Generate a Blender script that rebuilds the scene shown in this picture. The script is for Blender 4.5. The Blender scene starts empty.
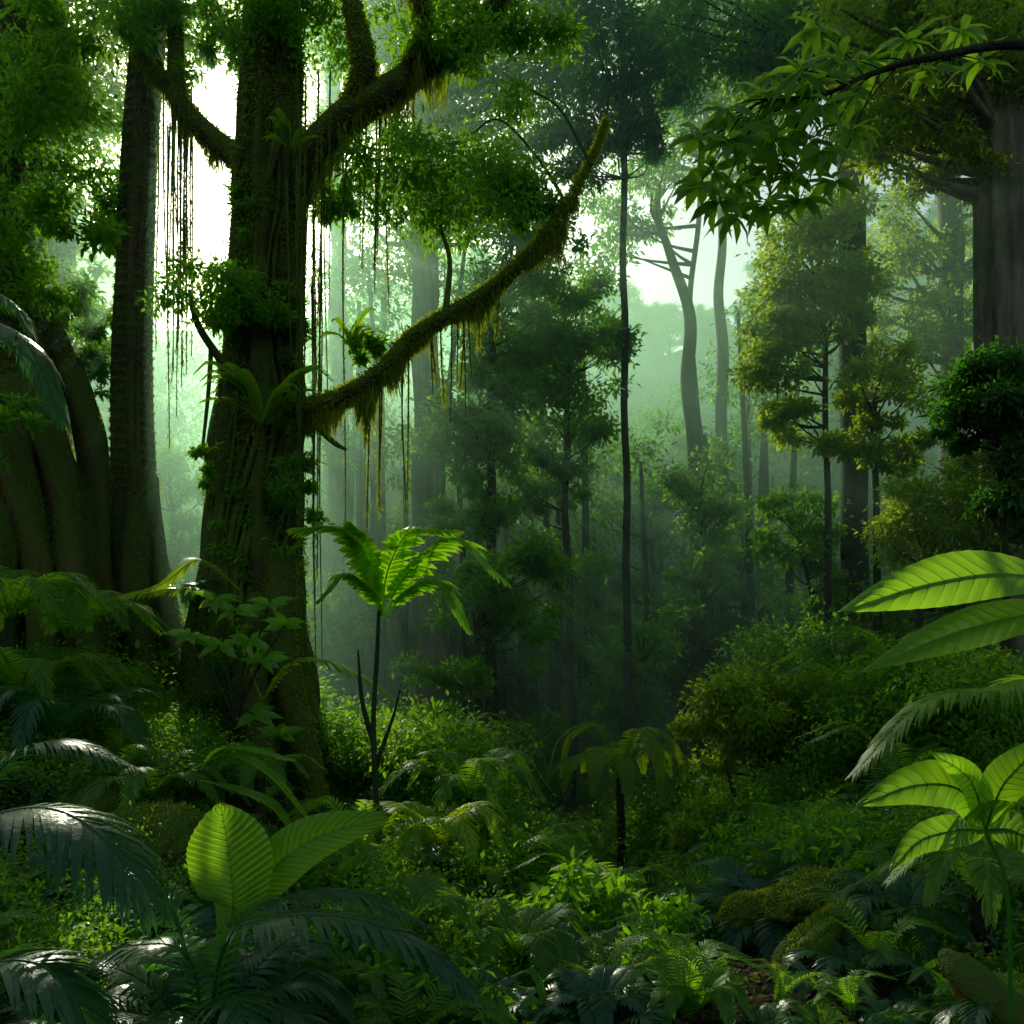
import bpy, math, random
import numpy as np
from mathutils import Vector, noise
rng=np.random.default_rng(11); random.seed(5)
K=1.2/1024
def S(a,b,d):
    return np.array([(a-512)*K*d, d, 3+(640-b)*K*d])
def smooth(t): t=np.clip(t,0,1); return t*t*(3-2*t)
GY=[-60,0,6,10,20,30,50,80,110,140,170,220,600]
GZ=[0.4,0.4,0.3,-0.6,-3.0,-4.7,-6.5,-5,10,34,56,66,66]
def ground(x,y):
    z=np.interp(y,GY,GZ)
    f=smooth((y-4)/10)
    z=z+0.53*np.clip(-x-0.6,0,11)*f+0.22*np.clip(x-1,0,16)*f
    z=z+smooth((y-85)/60)*(.16*np.clip(x-12,0,80)+.05*np.clip(-x,0,60)-7*np.exp(-((x-14)/16)**2))
    z=z+0.25*np.sin(x*0.7+y*0.31)*f+0.12*np.sin(x*1.9-y*1.3)
    return z
def gz(x,y): return float(ground(np.float64(x),np.float64(y)))
def nrm(a): return a/(np.linalg.norm(a,axis=-1,keepdims=True)+1e-9)

class MB:
    def __init__(s): s.v=[];s.n=0;s.f=[]
    def add(s,v,f,m=0):
        v=np.asarray(v,float).reshape(-1,3); s.f.append((np.asarray(f,dtype=np.int64)+s.n,m)); s.v.append(v); s.n+=len(v)
    def mesh(s,name,mats):
        me=bpy.data.meshes.new(name); V=np.concatenate(s.v)
        me.vertices.add(len(V)); me.vertices.foreach_set('co',V.astype(np.float32).ravel())
        loops=np.concatenate([f.ravel() for f,m in s.f]).astype(np.int32)
        sz=np.concatenate([np.full(len(f),f.shape[1]) for f,m in s.f])
        mi=np.concatenate([np.full(len(f),m) for f,m in s.f]).astype(np.int32)
        me.loops.add(len(loops)); me.loops.foreach_set('vertex_index',loops)
        me.polygons.add(len(sz)); st=np.concatenate([[0],np.cumsum(sz)[:-1]]).astype(np.int32)
        me.polygons.foreach_set('loop_start',st); me.polygons.foreach_set('material_index',mi)
        me.polygons.foreach_set('use_smooth',np.ones(len(sz),dtype=bool))
        for m in mats: me.materials.append(m)
        me.update(calc_edges=True); return me
    def obj(s,name,mats,parent=None):
        o=bpy.data.objects.new(name,s.mesh(name,mats)); bpy.context.collection.objects.link(o)
        if parent: o.parent=parent
        return o
def inst(name,me,loc,rot,sc,parent=None):
    o=bpy.data.objects.new(name,me); o.location=loc; o.rotation_euler=rot; o.scale=sc if hasattr(sc,'__len__') else (sc,)*3
    bpy.context.collection.objects.link(o)
    if parent: o.parent=parent
    return o
def empty(name):
    o=bpy.data.objects.new(name,None); bpy.context.collection.objects.link(o); return o

def spline(P,n):
    P=np.asarray(P,float)
    if len(P)==2: t=np.linspace(0,1,n)[:,None]; return P[0]*(1-t)+P[1]*t
    Q=np.vstack([2*P[0]-P[1],P,2*P[-1]-P[-2]]); out=[]
    T=np.linspace(0,len(P)-1-1e-6,n)
    for t in T:
        i=int(t);u=t-i; a,b,c,d=Q[i:i+4]
        out.append(.5*((2*b)+(-a+c)*u+(2*a-5*b+4*c-d)*u*u+(-a+3*b-3*c+d)*u**3))
    return np.array(out)
def tube(mb,P,sides=8,mat=0,n=None,fn=None,wob=0.0):
    """P rows x,y,z,r"""
    P=np.asarray(P,float); n=n or max(4,len(P)*4); C=spline(P,n)
    c=C[:,:3].copy(); r=np.abs(C[:,3])
    if wob: 
        ph=rng.uniform(0,9,3); s=np.cumsum(np.r_[0,np.linalg.norm(np.diff(c,axis=0),axis=1)])
        c[:,0]+=wob*np.sin(s*1.3+ph[0])*r.mean(); c[:,1]+=wob*np.sin(s*1.7+ph[1])*r.mean()
    t=nrm(np.gradient(c,axis=0)); up=np.array([1.,0,0]) if abs(t[0][2])>.7 else np.array([0,0,1.])
    a=[];u=nrm(up-t[0]*np.dot(up,t[0]))
    for i in range(n):
        u=nrm(u-t[i]*np.dot(u,t[i])); a.append(u)
    a=np.array(a); b=np.cross(t,a)
    th=np.linspace(0,2*np.pi,sides,endpoint=False)
    R=r[:,None]*np.ones((1,sides))
    if fn is not None: R=R*fn(np.linspace(0,1,n)[:,None],th[None,:],c)
    V=c[:,None,:]+R[:,:,None]*(np.cos(th)[None,:,None]*a[:,None,:]+np.sin(th)[None,:,None]*b[:,None,:])
    i=np.arange(n-1)[:,None]; j=np.arange(sides)[None,:]; j2=(j+1)%sides
    F=np.stack([i*sides+j,i*sides+j2,(i+1)*sides+j2,(i+1)*sides+j],-1).reshape(-1,4)
    mb.add(V.reshape(-1,3),F,mat); return c,R.mean(1),t
DT=np.array([(0,0,0),(.45,.5,.07),(1,0,-.12),(.45,-.5,.07)]); DF=np.array([[0,1,2,3]])
LT=np.array([(0,0,0),(.3,0,-.02),(.65,0,-.05),(1,0,-.22),(.26,.42,.06),(.64,.36,.0),(.26,-.42,.06),(.64,-.36,.0)])
LF3=np.array([[0,1,4],[0,6,1],[2,3,5],[2,7,3]]); LF4=np.array([[1,2,5,4],[1,6,7,2]])
def scat(mb,pos,d,n,L,Wd,mat=0,big=False):
    N=len(pos); T=LT if big else DT
    d=nrm(d); s=nrm(np.cross(n,d)); n2=np.cross(d,s)
    L=np.broadcast_to(L,N)[:,None,None]; Wd=np.broadcast_to(Wd,N)[:,None,None]
    V=pos[:,None]+T[None,:,0:1]*L*d[:,None]+T[None,:,1:2]*Wd*s[:,None]+T[None,:,2:3]*L*n2[:,None]
    off=(np.arange(N)*len(T))[:,None,None]
    if big:
        b=mb.n; mb.add(V.reshape(-1,3),(LF4[None]+off).reshape(-1,4),mat)
        mb.f.append(((LF3[None]+off).reshape(-1,3)+b,mat))
    else: mb.add(V.reshape(-1,3),(DF[None]+off).reshape(-1,4),mat)
def sph(n): return nrm(rng.normal(size=(n,3)))
def clump(mb,c,r,n,L,mat=1,asp=.45,flat=.75,big=False,droop=.25):
    q=rng.normal(size=(n,3))*.45; pos=c+q*np.array([r,r,r*flat])
    d=nrm(q*1.0+rng.normal(size=(n,3))*.6+np.array([0,0,-droop])); up=nrm(rng.normal(size=(n,3))*.6+np.array([0,0,1])+q*.3)
    l=L*rng.uniform(.6,1.3,n); scat(mb,pos,d,up,l,l*asp*rng.uniform(.8,1.2,n),mat,big)
def crown(mb,c,R,nc,nl,L,mat=1,trunk=None,cr=.3,lr=.02,flat=.6,asp=.45,big=False):
    """R=(rx,ry,rz)"""
    R=np.array(R); nc=int(nc*1.25); q=sph(nc)*(rng.uniform(0.05,1.1,nc)**.42)[:,None]; C=c+q*R
    L=L*1.25; nl=nl*.68
    for k in range(nc):
        r=R[:2].mean()*cr*rng.uniform(.5,1.5)
        clump(mb,C[k],r,int(nl*(r/(R[0]*cr))**1.6*rng.uniform(.5,1.1))+8,L,mat,asp,flat,big)
        if trunk is not None and rng.random()<.6:
            h=np.argmin(np.abs(trunk[:,2]-(C[k][2]-.5*np.linalg.norm(C[k][:2]-c[:2])-.25*R[2])))
            p0=trunk[h]; mid=(p0+C[k])/2+np.array([0,0,-.08*R[0]])+rng.normal(size=3)*.06*R[0]
            tube(mb,[(*p0,lr*1.8),(*mid,lr*1.0),(*C[k],lr*.3)],5,0,7)

# ---------- materials
def newmat(name):
    m=bpy.data.materials.new(name); m.use_nodes=True; nt=m.node_tree; nt.nodes.clear(); return m,nt,nt.nodes.new,nt.links.new
def leafmat(name,c1,c2,t,rough=.5,tf=.5,spec=.25):
    m,nt,N,Lk=newmat(name)
    out=N('ShaderNodeOutputMaterial'); g=N('ShaderNodeNewGeometry')
    nz=N('ShaderNodeTexNoise'); nz.inputs['Scale'].default_value=.6; Lk(g.outputs['Position'],nz.inputs['Vector'])
    add=N('ShaderNodeMath'); add.operation='MULTIPLY_ADD'; Lk(g.outputs['Random Per Island'],add.inputs[0]); add.inputs[1].default_value=.6; 
    sub=N('ShaderNodeMath'); sub.operation='MULTIPLY_ADD'; Lk(nz.outputs['Fac'],sub.inputs[0]); sub.inputs[1].default_value=1.6; sub.inputs[2].default_value=-.6
    Lk(sub.outputs[0],add.inputs[2])
    r=N('ShaderNodeValToRGB'); r.color_ramp.elements[0].color=(*c1,1); r.color_ramp.elements[1].color=(*c2,1); Lk(add.outputs[0],r.inputs[0])
    e=r.color_ramp.elements.new(.96); e.color=(*c2,1); r.color_ramp.elements[2].color=(c2[0]*1.5+.01,c2[1]*1.15,c2[2],1)
    p=N('ShaderNodeBsdfPrincipled'); p.inputs['Roughness'].default_value=rough; p.inputs['Specular IOR Level'].default_value=spec; Lk(r.outputs[0],p.inputs['Base Color'])
    n2=N('ShaderNodeTexNoise'); n2.inputs['Scale'].default_value=25; Lk(g.outputs['Position'],n2.inputs['Vector'])
    bp=N('ShaderNodeBump'); bp.inputs['Strength'].default_value=.25; bp.inputs['Distance'].default_value=.02; Lk(n2.outputs['Fac'],bp.inputs['Height']); Lk(bp.outputs[0],p.inputs['Normal'])
    tr=N('ShaderNodeBsdfTranslucent'); mx=N('ShaderNodeMix'); mx.data_type='RGBA'; mx.blend_type='MULTIPLY'; mx.inputs[0].default_value=.6
    mx.inputs[6].default_value=(*t,1); 
    hs=N('ShaderNodeValToRGB'); hs.color_ramp.elements[0].color=(.4,.5,.4,1); hs.color_ramp.elements[1].color=(1,1,1,1); Lk(add.outputs[0],hs.inputs[0]); Lk(hs.outputs[0],mx.inputs[7]); Lk(mx.outputs[2],tr.inputs[0])
    ms=N('ShaderNodeMixShader'); ms.inputs[0].default_value=tf; Lk(p.outputs[0],ms.inputs[1]); Lk(tr.outputs[0],ms.inputs[2]); Lk(ms.outputs[0],out.inputs[0])
    return m
def barkmat(name,c1,c2,moss,mossamt=.5,sc=6):
    m,nt,N,Lk=newmat(name)
    out=N('ShaderNodeOutputMaterial'); g=N('ShaderNodeNewGeometry'); mp=N('ShaderNodeMapping'); mp.inputs['Scale'].default_value=(1,1,.12)
    Lk(g.outputs['Position'],mp.inputs[0]); n=N('ShaderNodeTexNoise'); n.inputs['Scale'].default_value=sc; n.inputs['Detail'].default_value=8; n.inputs['Roughness'].default_value=.65; Lk(mp.outputs[0],n.inputs['Vector'])
    r=N('ShaderNodeValToRGB'); r.color_ramp.elements[0].position=.35; r.color_ramp.elements[1].position=.68; r.color_ramp.elements[0].color=(*c1,1); r.color_ramp.elements[1].color=(*c2,1); Lk(n.outputs['Fac'],r.inputs[0])
    n2=N('ShaderNodeTexNoise'); n2.inputs['Scale'].default_value=1.3; n2.inputs['Detail'].default_value=9; n2.inputs['Roughness'].default_value=.7; Lk(g.outputs['Position'],n2.inputs['Vector'])
    sx=N('ShaderNodeSeparateXYZ'); Lk(g.outputs['Normal'],sx.inputs[0])
    ma=N('ShaderNodeMath'); ma.operation='MULTIPLY_ADD'; Lk(sx.outputs[2],ma.inputs[0]); ma.inputs[1].default_value=.35; Lk(n2.outputs['Fac'],ma.inputs[2])
    r2=N('ShaderNodeValToRGB'); r2.color_ramp.elements[0].position=.62-mossamt*.25; r2.color_ramp.elements[1].position=.76-mossamt*.2; Lk(ma.outputs[0],r2.inputs[0])
    mx=N('ShaderNodeMix'); mx.data_type='RGBA'; Lk(r2.outputs[0],mx.inputs[0]); Lk(r.outputs[0],mx.inputs[6]); mx.inputs[7].default_value=(*moss,1)
    n3=N('ShaderNodeTexNoise'); n3.inputs['Scale'].default_value=30; n3.inputs['Detail'].default_value=5; Lk(g.outputs['Position'],n3.inputs['Vector'])
    a2=N('ShaderNodeMath'); a2.operation='ADD'; Lk(n.outputs['Fac'],a2.inputs[0]); Lk(n3.outputs['Fac'],a2.inputs[1])
    p=N('ShaderNodeBsdfPrincipled'); p.inputs['Roughness'].default_value=.85; p.inputs['Specular IOR Level'].default_value=.2; Lk(mx.outputs[2],p.inputs['Base Color'])
    b=N('ShaderNodeBump'); b.inputs['Strength'].default_value=.8; b.inputs['Distance'].default_value=.08; Lk(a2.outputs[0],b.inputs['Height']); Lk(b.outputs[0],p.inputs['Normal'])
    Lk(p.outputs[0],out.inputs[0]); return m
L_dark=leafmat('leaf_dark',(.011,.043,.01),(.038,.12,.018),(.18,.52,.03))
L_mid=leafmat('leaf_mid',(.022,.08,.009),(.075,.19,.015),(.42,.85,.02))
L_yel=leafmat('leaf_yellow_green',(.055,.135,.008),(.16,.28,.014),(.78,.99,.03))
L_far=leafmat('leaf_far',(.015,.06,.015),(.05,.155,.03),(.32,.7,.05))
L_lime=leafmat('leaf_lime',(.08,.21,.008),(.15,.32,.012),(.56,.99,.02),.33,.58,.45)
L_palm=leafmat('leaf_palm',(.014,.06,.016),(.036,.12,.028),(.13,.45,.04),.34,.35,.4)
L_fern=leafmat('leaf_fern',(.035,.09,.008),(.105,.22,.014),(.52,.9,.025),.5)
L_moss=leafmat('moss',(.05,.09,.008),(.15,.21,.012),(.7,.8,.04),.9)
B_dark=barkmat('bark_dark',(.012,.01,.006),(.06,.045,.025),(.035,.07,.01),.7)
B_fig=barkmat('bark_fig',(.018,.014,.007),(.1,.065,.025),(.07,.11,.01),1.1,5)
B_red=barkmat('bark_red',(.028,.015,.007),(.22,.11,.035),(.065,.11,.01),1.0,5)
B_pale=barkmat('bark_pale',(.1,.08,.05),(.34,.28,.15),(.08,.13,.03),.6,4)
B_moss=barkmat('moss_bark',(.025,.03,.008),(.07,.09,.02),(.08,.14,.01),1.3,5)

# ---------- ground
def build_ground():
    m,nt,N,Lk=newmat('forest_floor')
    out=N('ShaderNodeOutputMaterial'); g=N('ShaderNodeNewGeometry'); n=N('ShaderNodeTexNoise'); n.inputs['Scale'].default_value=11; n.inputs['Detail'].default_value=10; n.inputs['Roughness'].default_value=.7; Lk(g.outputs['Position'],n.inputs['Vector'])
    r=N('ShaderNodeValToRGB'); r.color_ramp.elements[0].position=.35; r.color_ramp.elements[1].position=.7; r.color_ramp.elements[0].color=(.006,.006,.003,1); r.color_ramp.elements[1].color=(.06,.045,.018,1); Lk(n.outputs['Fac'],r.inputs[0])
    n2=N('ShaderNodeTexNoise'); n2.inputs['Scale'].default_value=.8; n2.inputs['Detail'].default_value=10; n2.inputs['Roughness'].default_value=.7; Lk(g.outputs['Position'],n2.inputs['Vector'])
    r2=N('ShaderNodeValToRGB'); r2.color_ramp.elements[0].position=.4; r2.color_ramp.elements[1].position=.6; Lk(n2.outputs['Fac'],r2.inputs[0])
    mx=N('ShaderNodeMix'); mx.data_type='RGBA'; Lk(r2.outputs[0],mx.inputs[0]); Lk(r.outputs[0],mx.inputs[6]); mx.inputs[7].default_value=(.03,.055,.01,1)
    p=N('ShaderNodeBsdfPrincipled'); p.inputs['Roughness'].default_value=.95; p.inputs['Specular IOR Level'].default_value=.1; Lk(mx.outputs[2],p.inputs['Base Color'])
    b=N('ShaderNodeBump'); b.inputs['Distance'].default_value=.15; Lk(n.outputs['Fac'],b.inputs['Height']); Lk(b.outputs[0],p.inputs['Normal']); Lk(p.outputs[0],out.inputs[0])
    xs=np.concatenate([np.linspace(-400,-30,30),np.linspace(-29,29,200),np.linspace(30,400,30)]); ys=np.concatenate([np.linspace(-60,-1,20),np.linspace(0,40,180),np.linspace(41,600,140)])
    X,Y=np.meshgrid(xs,ys); Z=ground(X,Y)
    near=(np.abs(X)<30)&(Y<42)
    for i,j in zip(*np.where(near)):
        Z[i,j]+=.22*noise.fractal(Vector((X[i,j]*.8,Y[i,j]*.8,0)),1,2,5)
    V=np.stack([X,Y,Z],-1).reshape(-1,3); a,b_=X.shape; i=np.arange(a-1)[:,None]; j=np.arange(b_-1)[None]
    F=np.stack([i*b_+j,i*b_+j+1,(i+1)*b_+j+1,(i+1)*b_+j],-1).reshape(-1,4)
    mb=MB(); mb.add(V,F); mb.obj('ground',[m])
    Lt=leafmat('leaf_litter',(.03,.018,.006),(.13,.08,.02),(.2,.12,.03),.7,.2)
    mb=MB(); n=26000; y=4+16*rng.random(n)**1.3; x=rng.uniform(-.75,.75,n)*y; z=ground(x,y)+np.array([.22*noise.fractal(Vector((a*.8,b*.8,0)),1,2,5) for a,b in zip(x,y)])+.02
    scat(mb,np.stack([x,y,z],1),sph(n)*np.array([1,1,.25]),np.array([0,0,1.])+rng.normal(size=(n,3))*.35,rng.uniform(.05,.14,n),rng.uniform(.025,.06,n),0); mb.obj('leaf_litter',[Lt])
build_ground()

# ---------- plant parts
def frond(mb,P,n=40,ll=.3,lw=.035,ang=60,droop=.5,mat=0,rr=.012,rmat=0,vfold=.25):
    P=np.asarray(P,float); C=spline(P,n+6); t=nrm(np.gradient(C,axis=0)); up=np.array([0,0,1.])
    tube(mb,np.c_[C[::3],np.linspace(rr,rr*.25,len(C[::3]))],5,rmat,len(C))
    k=np.arange(4,n+6); c=C[k]; tt=t[k]; s0=np.cross(tt,up); s0=nrm(s0+1e-3); n0=np.cross(s0,tt)
    u=np.linspace(0,1,len(k)); prof=np.clip(np.sin(np.pi*(u*.86+.1))**.6,.08,1)
    for sd in (-1,1):
        N=len(k); a=np.radians(ang*(1-.45*u)+rng.normal(size=N)*4)[:,None]
        d=nrm(tt*np.cos(a)+sd*s0*np.sin(a)+n0*vfold)
        L=ll*prof*rng.uniform(.9,1.08,N); W=[.35,1,.95,.65,.04]; pts=[];cur=c.copy(); dd=d.copy()
        wd=nrm(np.cross(n0,d)) 
        for q in range(5):
            w=(lw*W[q]*(.6+.4*prof))[:,None]/2
            pts+= [cur-wd*w, cur+wd*w]; 
            dd=nrm(dd+np.array([0,0,-1])*droop*.25*rng.uniform(.8,1.2,(N,1))); cur=cur+dd*(L/4)[:,None]
        V=np.stack(pts,1); off=(np.arange(N)*10)[:,None,None]
        F=np.array([[0,1,3,2],[2,3,5,4],[4,5,7,6],[6,7,9,8]])[None]+off
        mb.add(V.reshape(-1,3),F.reshape(-1,4),mat)
def broad(mb,P,width,upv=(0,0,1),mat=0,nv=10,nu=70,ribs=22,amp=.012,fold=.25,rr=.01,rmat=1,wav=.03,pw=.75,veins=0):
    P=np.asarray(P,float); C=spline(P,nu); t=nrm(np.gradient(C,axis=0)); up=np.array(upv,float)
    s=nrm(np.cross(t,up)); n=np.cross(s,t)
    u=np.linspace(0,1,nu)[:,None]; v=np.linspace(-1,1,nv*2+1)[None]
    w=width/2*np.clip(np.sin(np.pi*np.clip(u,0,1)**pw),0.01,1)**.75
    ph=u*ribs-np.abs(v)*ribs*.09
    h=amp*np.cos(2*np.pi*ph)*np.clip(np.abs(v)*3,0,1)+fold*w*np.abs(v)-fold*w*.9*v*v*1.1+wav*np.sin(u*7+v*2+P[0][0]*5)*np.abs(v)
    sh=(w*.22)*np.abs(v)*(1-u)
    V=C[:,None]+s[:,None]*(w*v)[...,None]+n[:,None]*h[...,None]+t[:,None]*sh[...,None]
    a,b_=V.shape[:2]; i=np.arange(a-1)[:,None]; j=np.arange(b_-1)[None]
    F=np.stack([i*b_+j,i*b_+j+1,(i+1)*b_+j+1,(i+1)*b_+j],-1).reshape(-1,4); mb.add(V.reshape(-1,3),F,mat)
    tube(mb,np.c_[C[::6]-n[::6]*rr*.4,np.linspace(rr,rr*.2,len(C[::6]))],6,rmat,nu)
    if veins:
        for k in range(1,ribs):
            for sd in (-1,1):
                Q=[]
                for vv in (0,.25,.5,.75,.96):
                    ui=min(nu-1,int(round((k/ribs+vv*.09)*(nu-1)))); vi=int(round(nv+sd*vv*nv)); Q.append((*V[ui,vi],veins*(1-.7*vv)))
                tube(mb,Q,4,rmat,7)
def rosette(mb,c,nf,Ln,h,ll,lw,n=30,droop=.5,mat=0,spread=(0,360),rr=.01,arch=1.0):
    for k in range(nf):
        a=math.radians(spread[0]+(spread[1]-spread[0])*(k+rng.uniform(-.3,.3))/nf); L=Ln*rng.uniform(.8,1.15); H=h*rng.uniform(.7,1.2)
        e=np.array([math.cos(a),math.sin(a),0]); c=np.asarray(c,float)
        P=[c,c+e*L*.3+[0,0,H*.8],c+e*L*.65+[0,0,H],c+e*L+[0,0,H*(1-.75*arch)]]
        frond(mb,P,n,ll,lw,60,droop,mat,rr,mat)

def tree(name,path,d,crowns,bark,leaf,L=.16,nl=380,sides=10,nc=26,flare=1.5,fn=None,lr=None,wob=.3,big=False,cr=.32,depthr=.9):
    mb=MB(); pts=[]
    for k,(a,b,w) in enumerate(path):
        p=S(a,b,d); 
        if k==0: p[2]=min(p[2],gz(p[0],p[1])-.3) 
        pts.append((*p,w*K*d/2*(flare if k==0 else 1)))
    c,r,t=tube(mb,pts,sides,0,max(16,len(pts)*8),fn,wob)
    for (a,b,rx,rz,n) in crowns:
        cc=S(a,b,d); R=(rx*K*d,rx*K*d*depthr,rz*K*d)
        crown(mb,cc,R,n,nl,L,1,c,cr,lr or min(.07,max(.02,r.mean()*.15)),big=big)
    return mb.obj(name,[bark,leaf]),c

# ---------- mid-distance trees
tree('emergent_tree',[(625,850,9),(627,600,8),(624,300,7),(623,60,6),(620,-60,4)],26,[(615,40,85,110,60),(655,110,45,60,18),(570,150,40,40,10)],B_dark,L_dark,.15,430)
tree('rainforest_tree',[(570,850,9),(572,700,8),(566,500,7),(568,330,5)],27,[(560,400,60,80,34),(590,330,40,50,14),(545,480,40,40,12),(540,300,40,40,10)],B_dark,L_mid,.16,400)
tree('rainforest_tree',[(492,770,12),(490,600,10),(492,400,8),(488,290,5)],24,[(500,330,60,60,30),(480,420,55,60,24),(530,260,50,50,14),(470,500,40,40,12)],B_dark,L_mid,.15,380)
tree('pale_trunk_tree',[(428,740,34),(428,500,31),(424,250,26),(420,-60,20)],30,[(440,170,115,50,36),(420,10,100,60,28),(520,50,70,70,20),(480,110,60,40,12)],B_pale,L_mid,.18,380,16,wob=.1)
tree('forked_tree',[(702,800,16),(700,600,15),(690,400,14),(684,290,11),(650,210,6)],34,[(660,180,60,45,12)],B_dark,L_mid,.2,240,lr=.05)
tree('slender_tree',[(712,790,8),(706,500,7),(690,330,6),(700,200,5),(705,120,4)],35,[(700,110,65,55,18),(670,20,80,60,20),(620,230,50,40,8)],B_dark,L_mid,.2,300,lr=.05)
tree('pale_slender_tree',[(726,790,12),(722,600,12),(722,380,12),(720,260,9),(726,150,6)],37,[(735,130,70,70,20),(750,30,80,60,22)],B_pale,L_yel,.22,300,lr=.05)
tree('tall_trunk_tree',[(854,800,32),(855,600,28),(853,350,26),(850,60,24),(850,-80,20)],23,[(830,10,110,50,32),(760,40,70,50,18),(720,10,60,50,14)],B_dark,L_mid,.15,340,14,wob=.05)
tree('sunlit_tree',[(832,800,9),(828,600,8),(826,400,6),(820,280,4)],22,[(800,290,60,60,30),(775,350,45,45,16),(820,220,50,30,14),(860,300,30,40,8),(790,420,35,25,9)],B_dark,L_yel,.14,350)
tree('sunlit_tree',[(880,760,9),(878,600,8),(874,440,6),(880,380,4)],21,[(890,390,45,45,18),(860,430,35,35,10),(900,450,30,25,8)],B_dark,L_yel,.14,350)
tree('understory_tree',[(770,900,9),(765,800,7),(755,700,5)],17,[(755,700,58,42,28),(710,740,32,30,10),(800,740,34,34,10)],B_dark,L_yel,.1,440)
tree('understory_tree',[(745,900,7),(742,830,6),(725,760,4)],15,[(720,840,50,45,20),(700,880,40,30,12)],B_dark,L_yel,.09,440)
tree('understory_tree',[(812,780,5),(815,640,4),(800,540,3)],23,[(795,530,45,45,20),(815,590,28,30,7)],B_dark,L_mid,.13,360)
tree('understory_tree',[(905,800,12),(915,650,9),(930,540,6)],19,[(940,520,60,50,30),(1000,480,50,50,20),(980,570,60,40,20)],B_dark,L_yel,.12,400)
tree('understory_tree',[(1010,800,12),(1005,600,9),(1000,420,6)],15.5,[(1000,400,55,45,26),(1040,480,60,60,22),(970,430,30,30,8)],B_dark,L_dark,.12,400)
tree('understory_tree',[(480,800,8),(478,700,7),(476,600,5)],21,[(470,590,45,50,18),(440,690,40,45,12),(535,600,45,70,18)],B_dark,L_mid,.13,360)
tree('understory_tree',[(540,800,8),(552,700,7),(560,600,5)],32,[(545,560,60,55,20),(590,640,50,50,14)],B_dark,L_mid,.16,360)
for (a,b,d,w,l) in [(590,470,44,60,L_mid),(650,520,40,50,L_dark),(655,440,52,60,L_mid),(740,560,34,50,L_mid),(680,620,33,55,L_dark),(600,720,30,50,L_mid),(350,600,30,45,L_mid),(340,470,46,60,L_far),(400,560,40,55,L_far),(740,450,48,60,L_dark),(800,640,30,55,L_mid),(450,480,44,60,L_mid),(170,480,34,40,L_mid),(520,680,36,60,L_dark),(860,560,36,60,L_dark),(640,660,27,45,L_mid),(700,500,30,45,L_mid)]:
    tree('understory_tree',[(a,800,7),(a+4,b+80,6),(a,b,4)],d,[(a,b,w,w*.9,16),(a+rng.uniform(-30,30),b+60,w*.7,w*.7,9),(a+rng.uniform(-30,30),b+130,w*.7,w*.7,8)],B_dark,l,.17,300,lr=.04)
tree('canopy_tree',[(60,600,50),(50,350,40),(55,100,30),(60,-100,26)],26,[(60,60,110,90,42),(20,200,70,60,20),(100,300,45,60,12),(10,330,60,60,18)],B_dark,L_yel,.17,360,14)
tree('canopy_tree',[(330,760,22),(338,400,18),(335,100,15),(330,-100,12)],34,[(330,0,110,40,26),(240,-10,80,50,20),(350,100,45,35,8)],B_pale,L_yel,.2,320,12)
tree('canopy_tree',[(960,800,30),(955,500,26),(950,200,22),(950,-80,16)],32,[(940,60,110,90,38),(780,10,90,50,20),(1020,240,70,80,22),(900,250,50,50,12),(960,330,50,50,12),(900,330,50,50,12)],B_pale,L_yel,.18,320,14,wob=.1)

def flute(u,th,c): return 1+.22*np.abs(np.sin(th*5+u*1.5))+.08*np.sin(th*13+u*4)
tree('fluted_tree',[(1030,700,80),(1020,450,60),(1006,250,50),(1004,50,42),(1006,-150,36)],18,[(940,70,100,60,52),(900,140,55,45,20),(1000,-10,90,50,24),(880,20,70,50,20),(960,170,45,20,8)],B_pale,L_yel,.14,230,64,fn=flute,wob=.1,cr=.28,flare=1)

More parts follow.
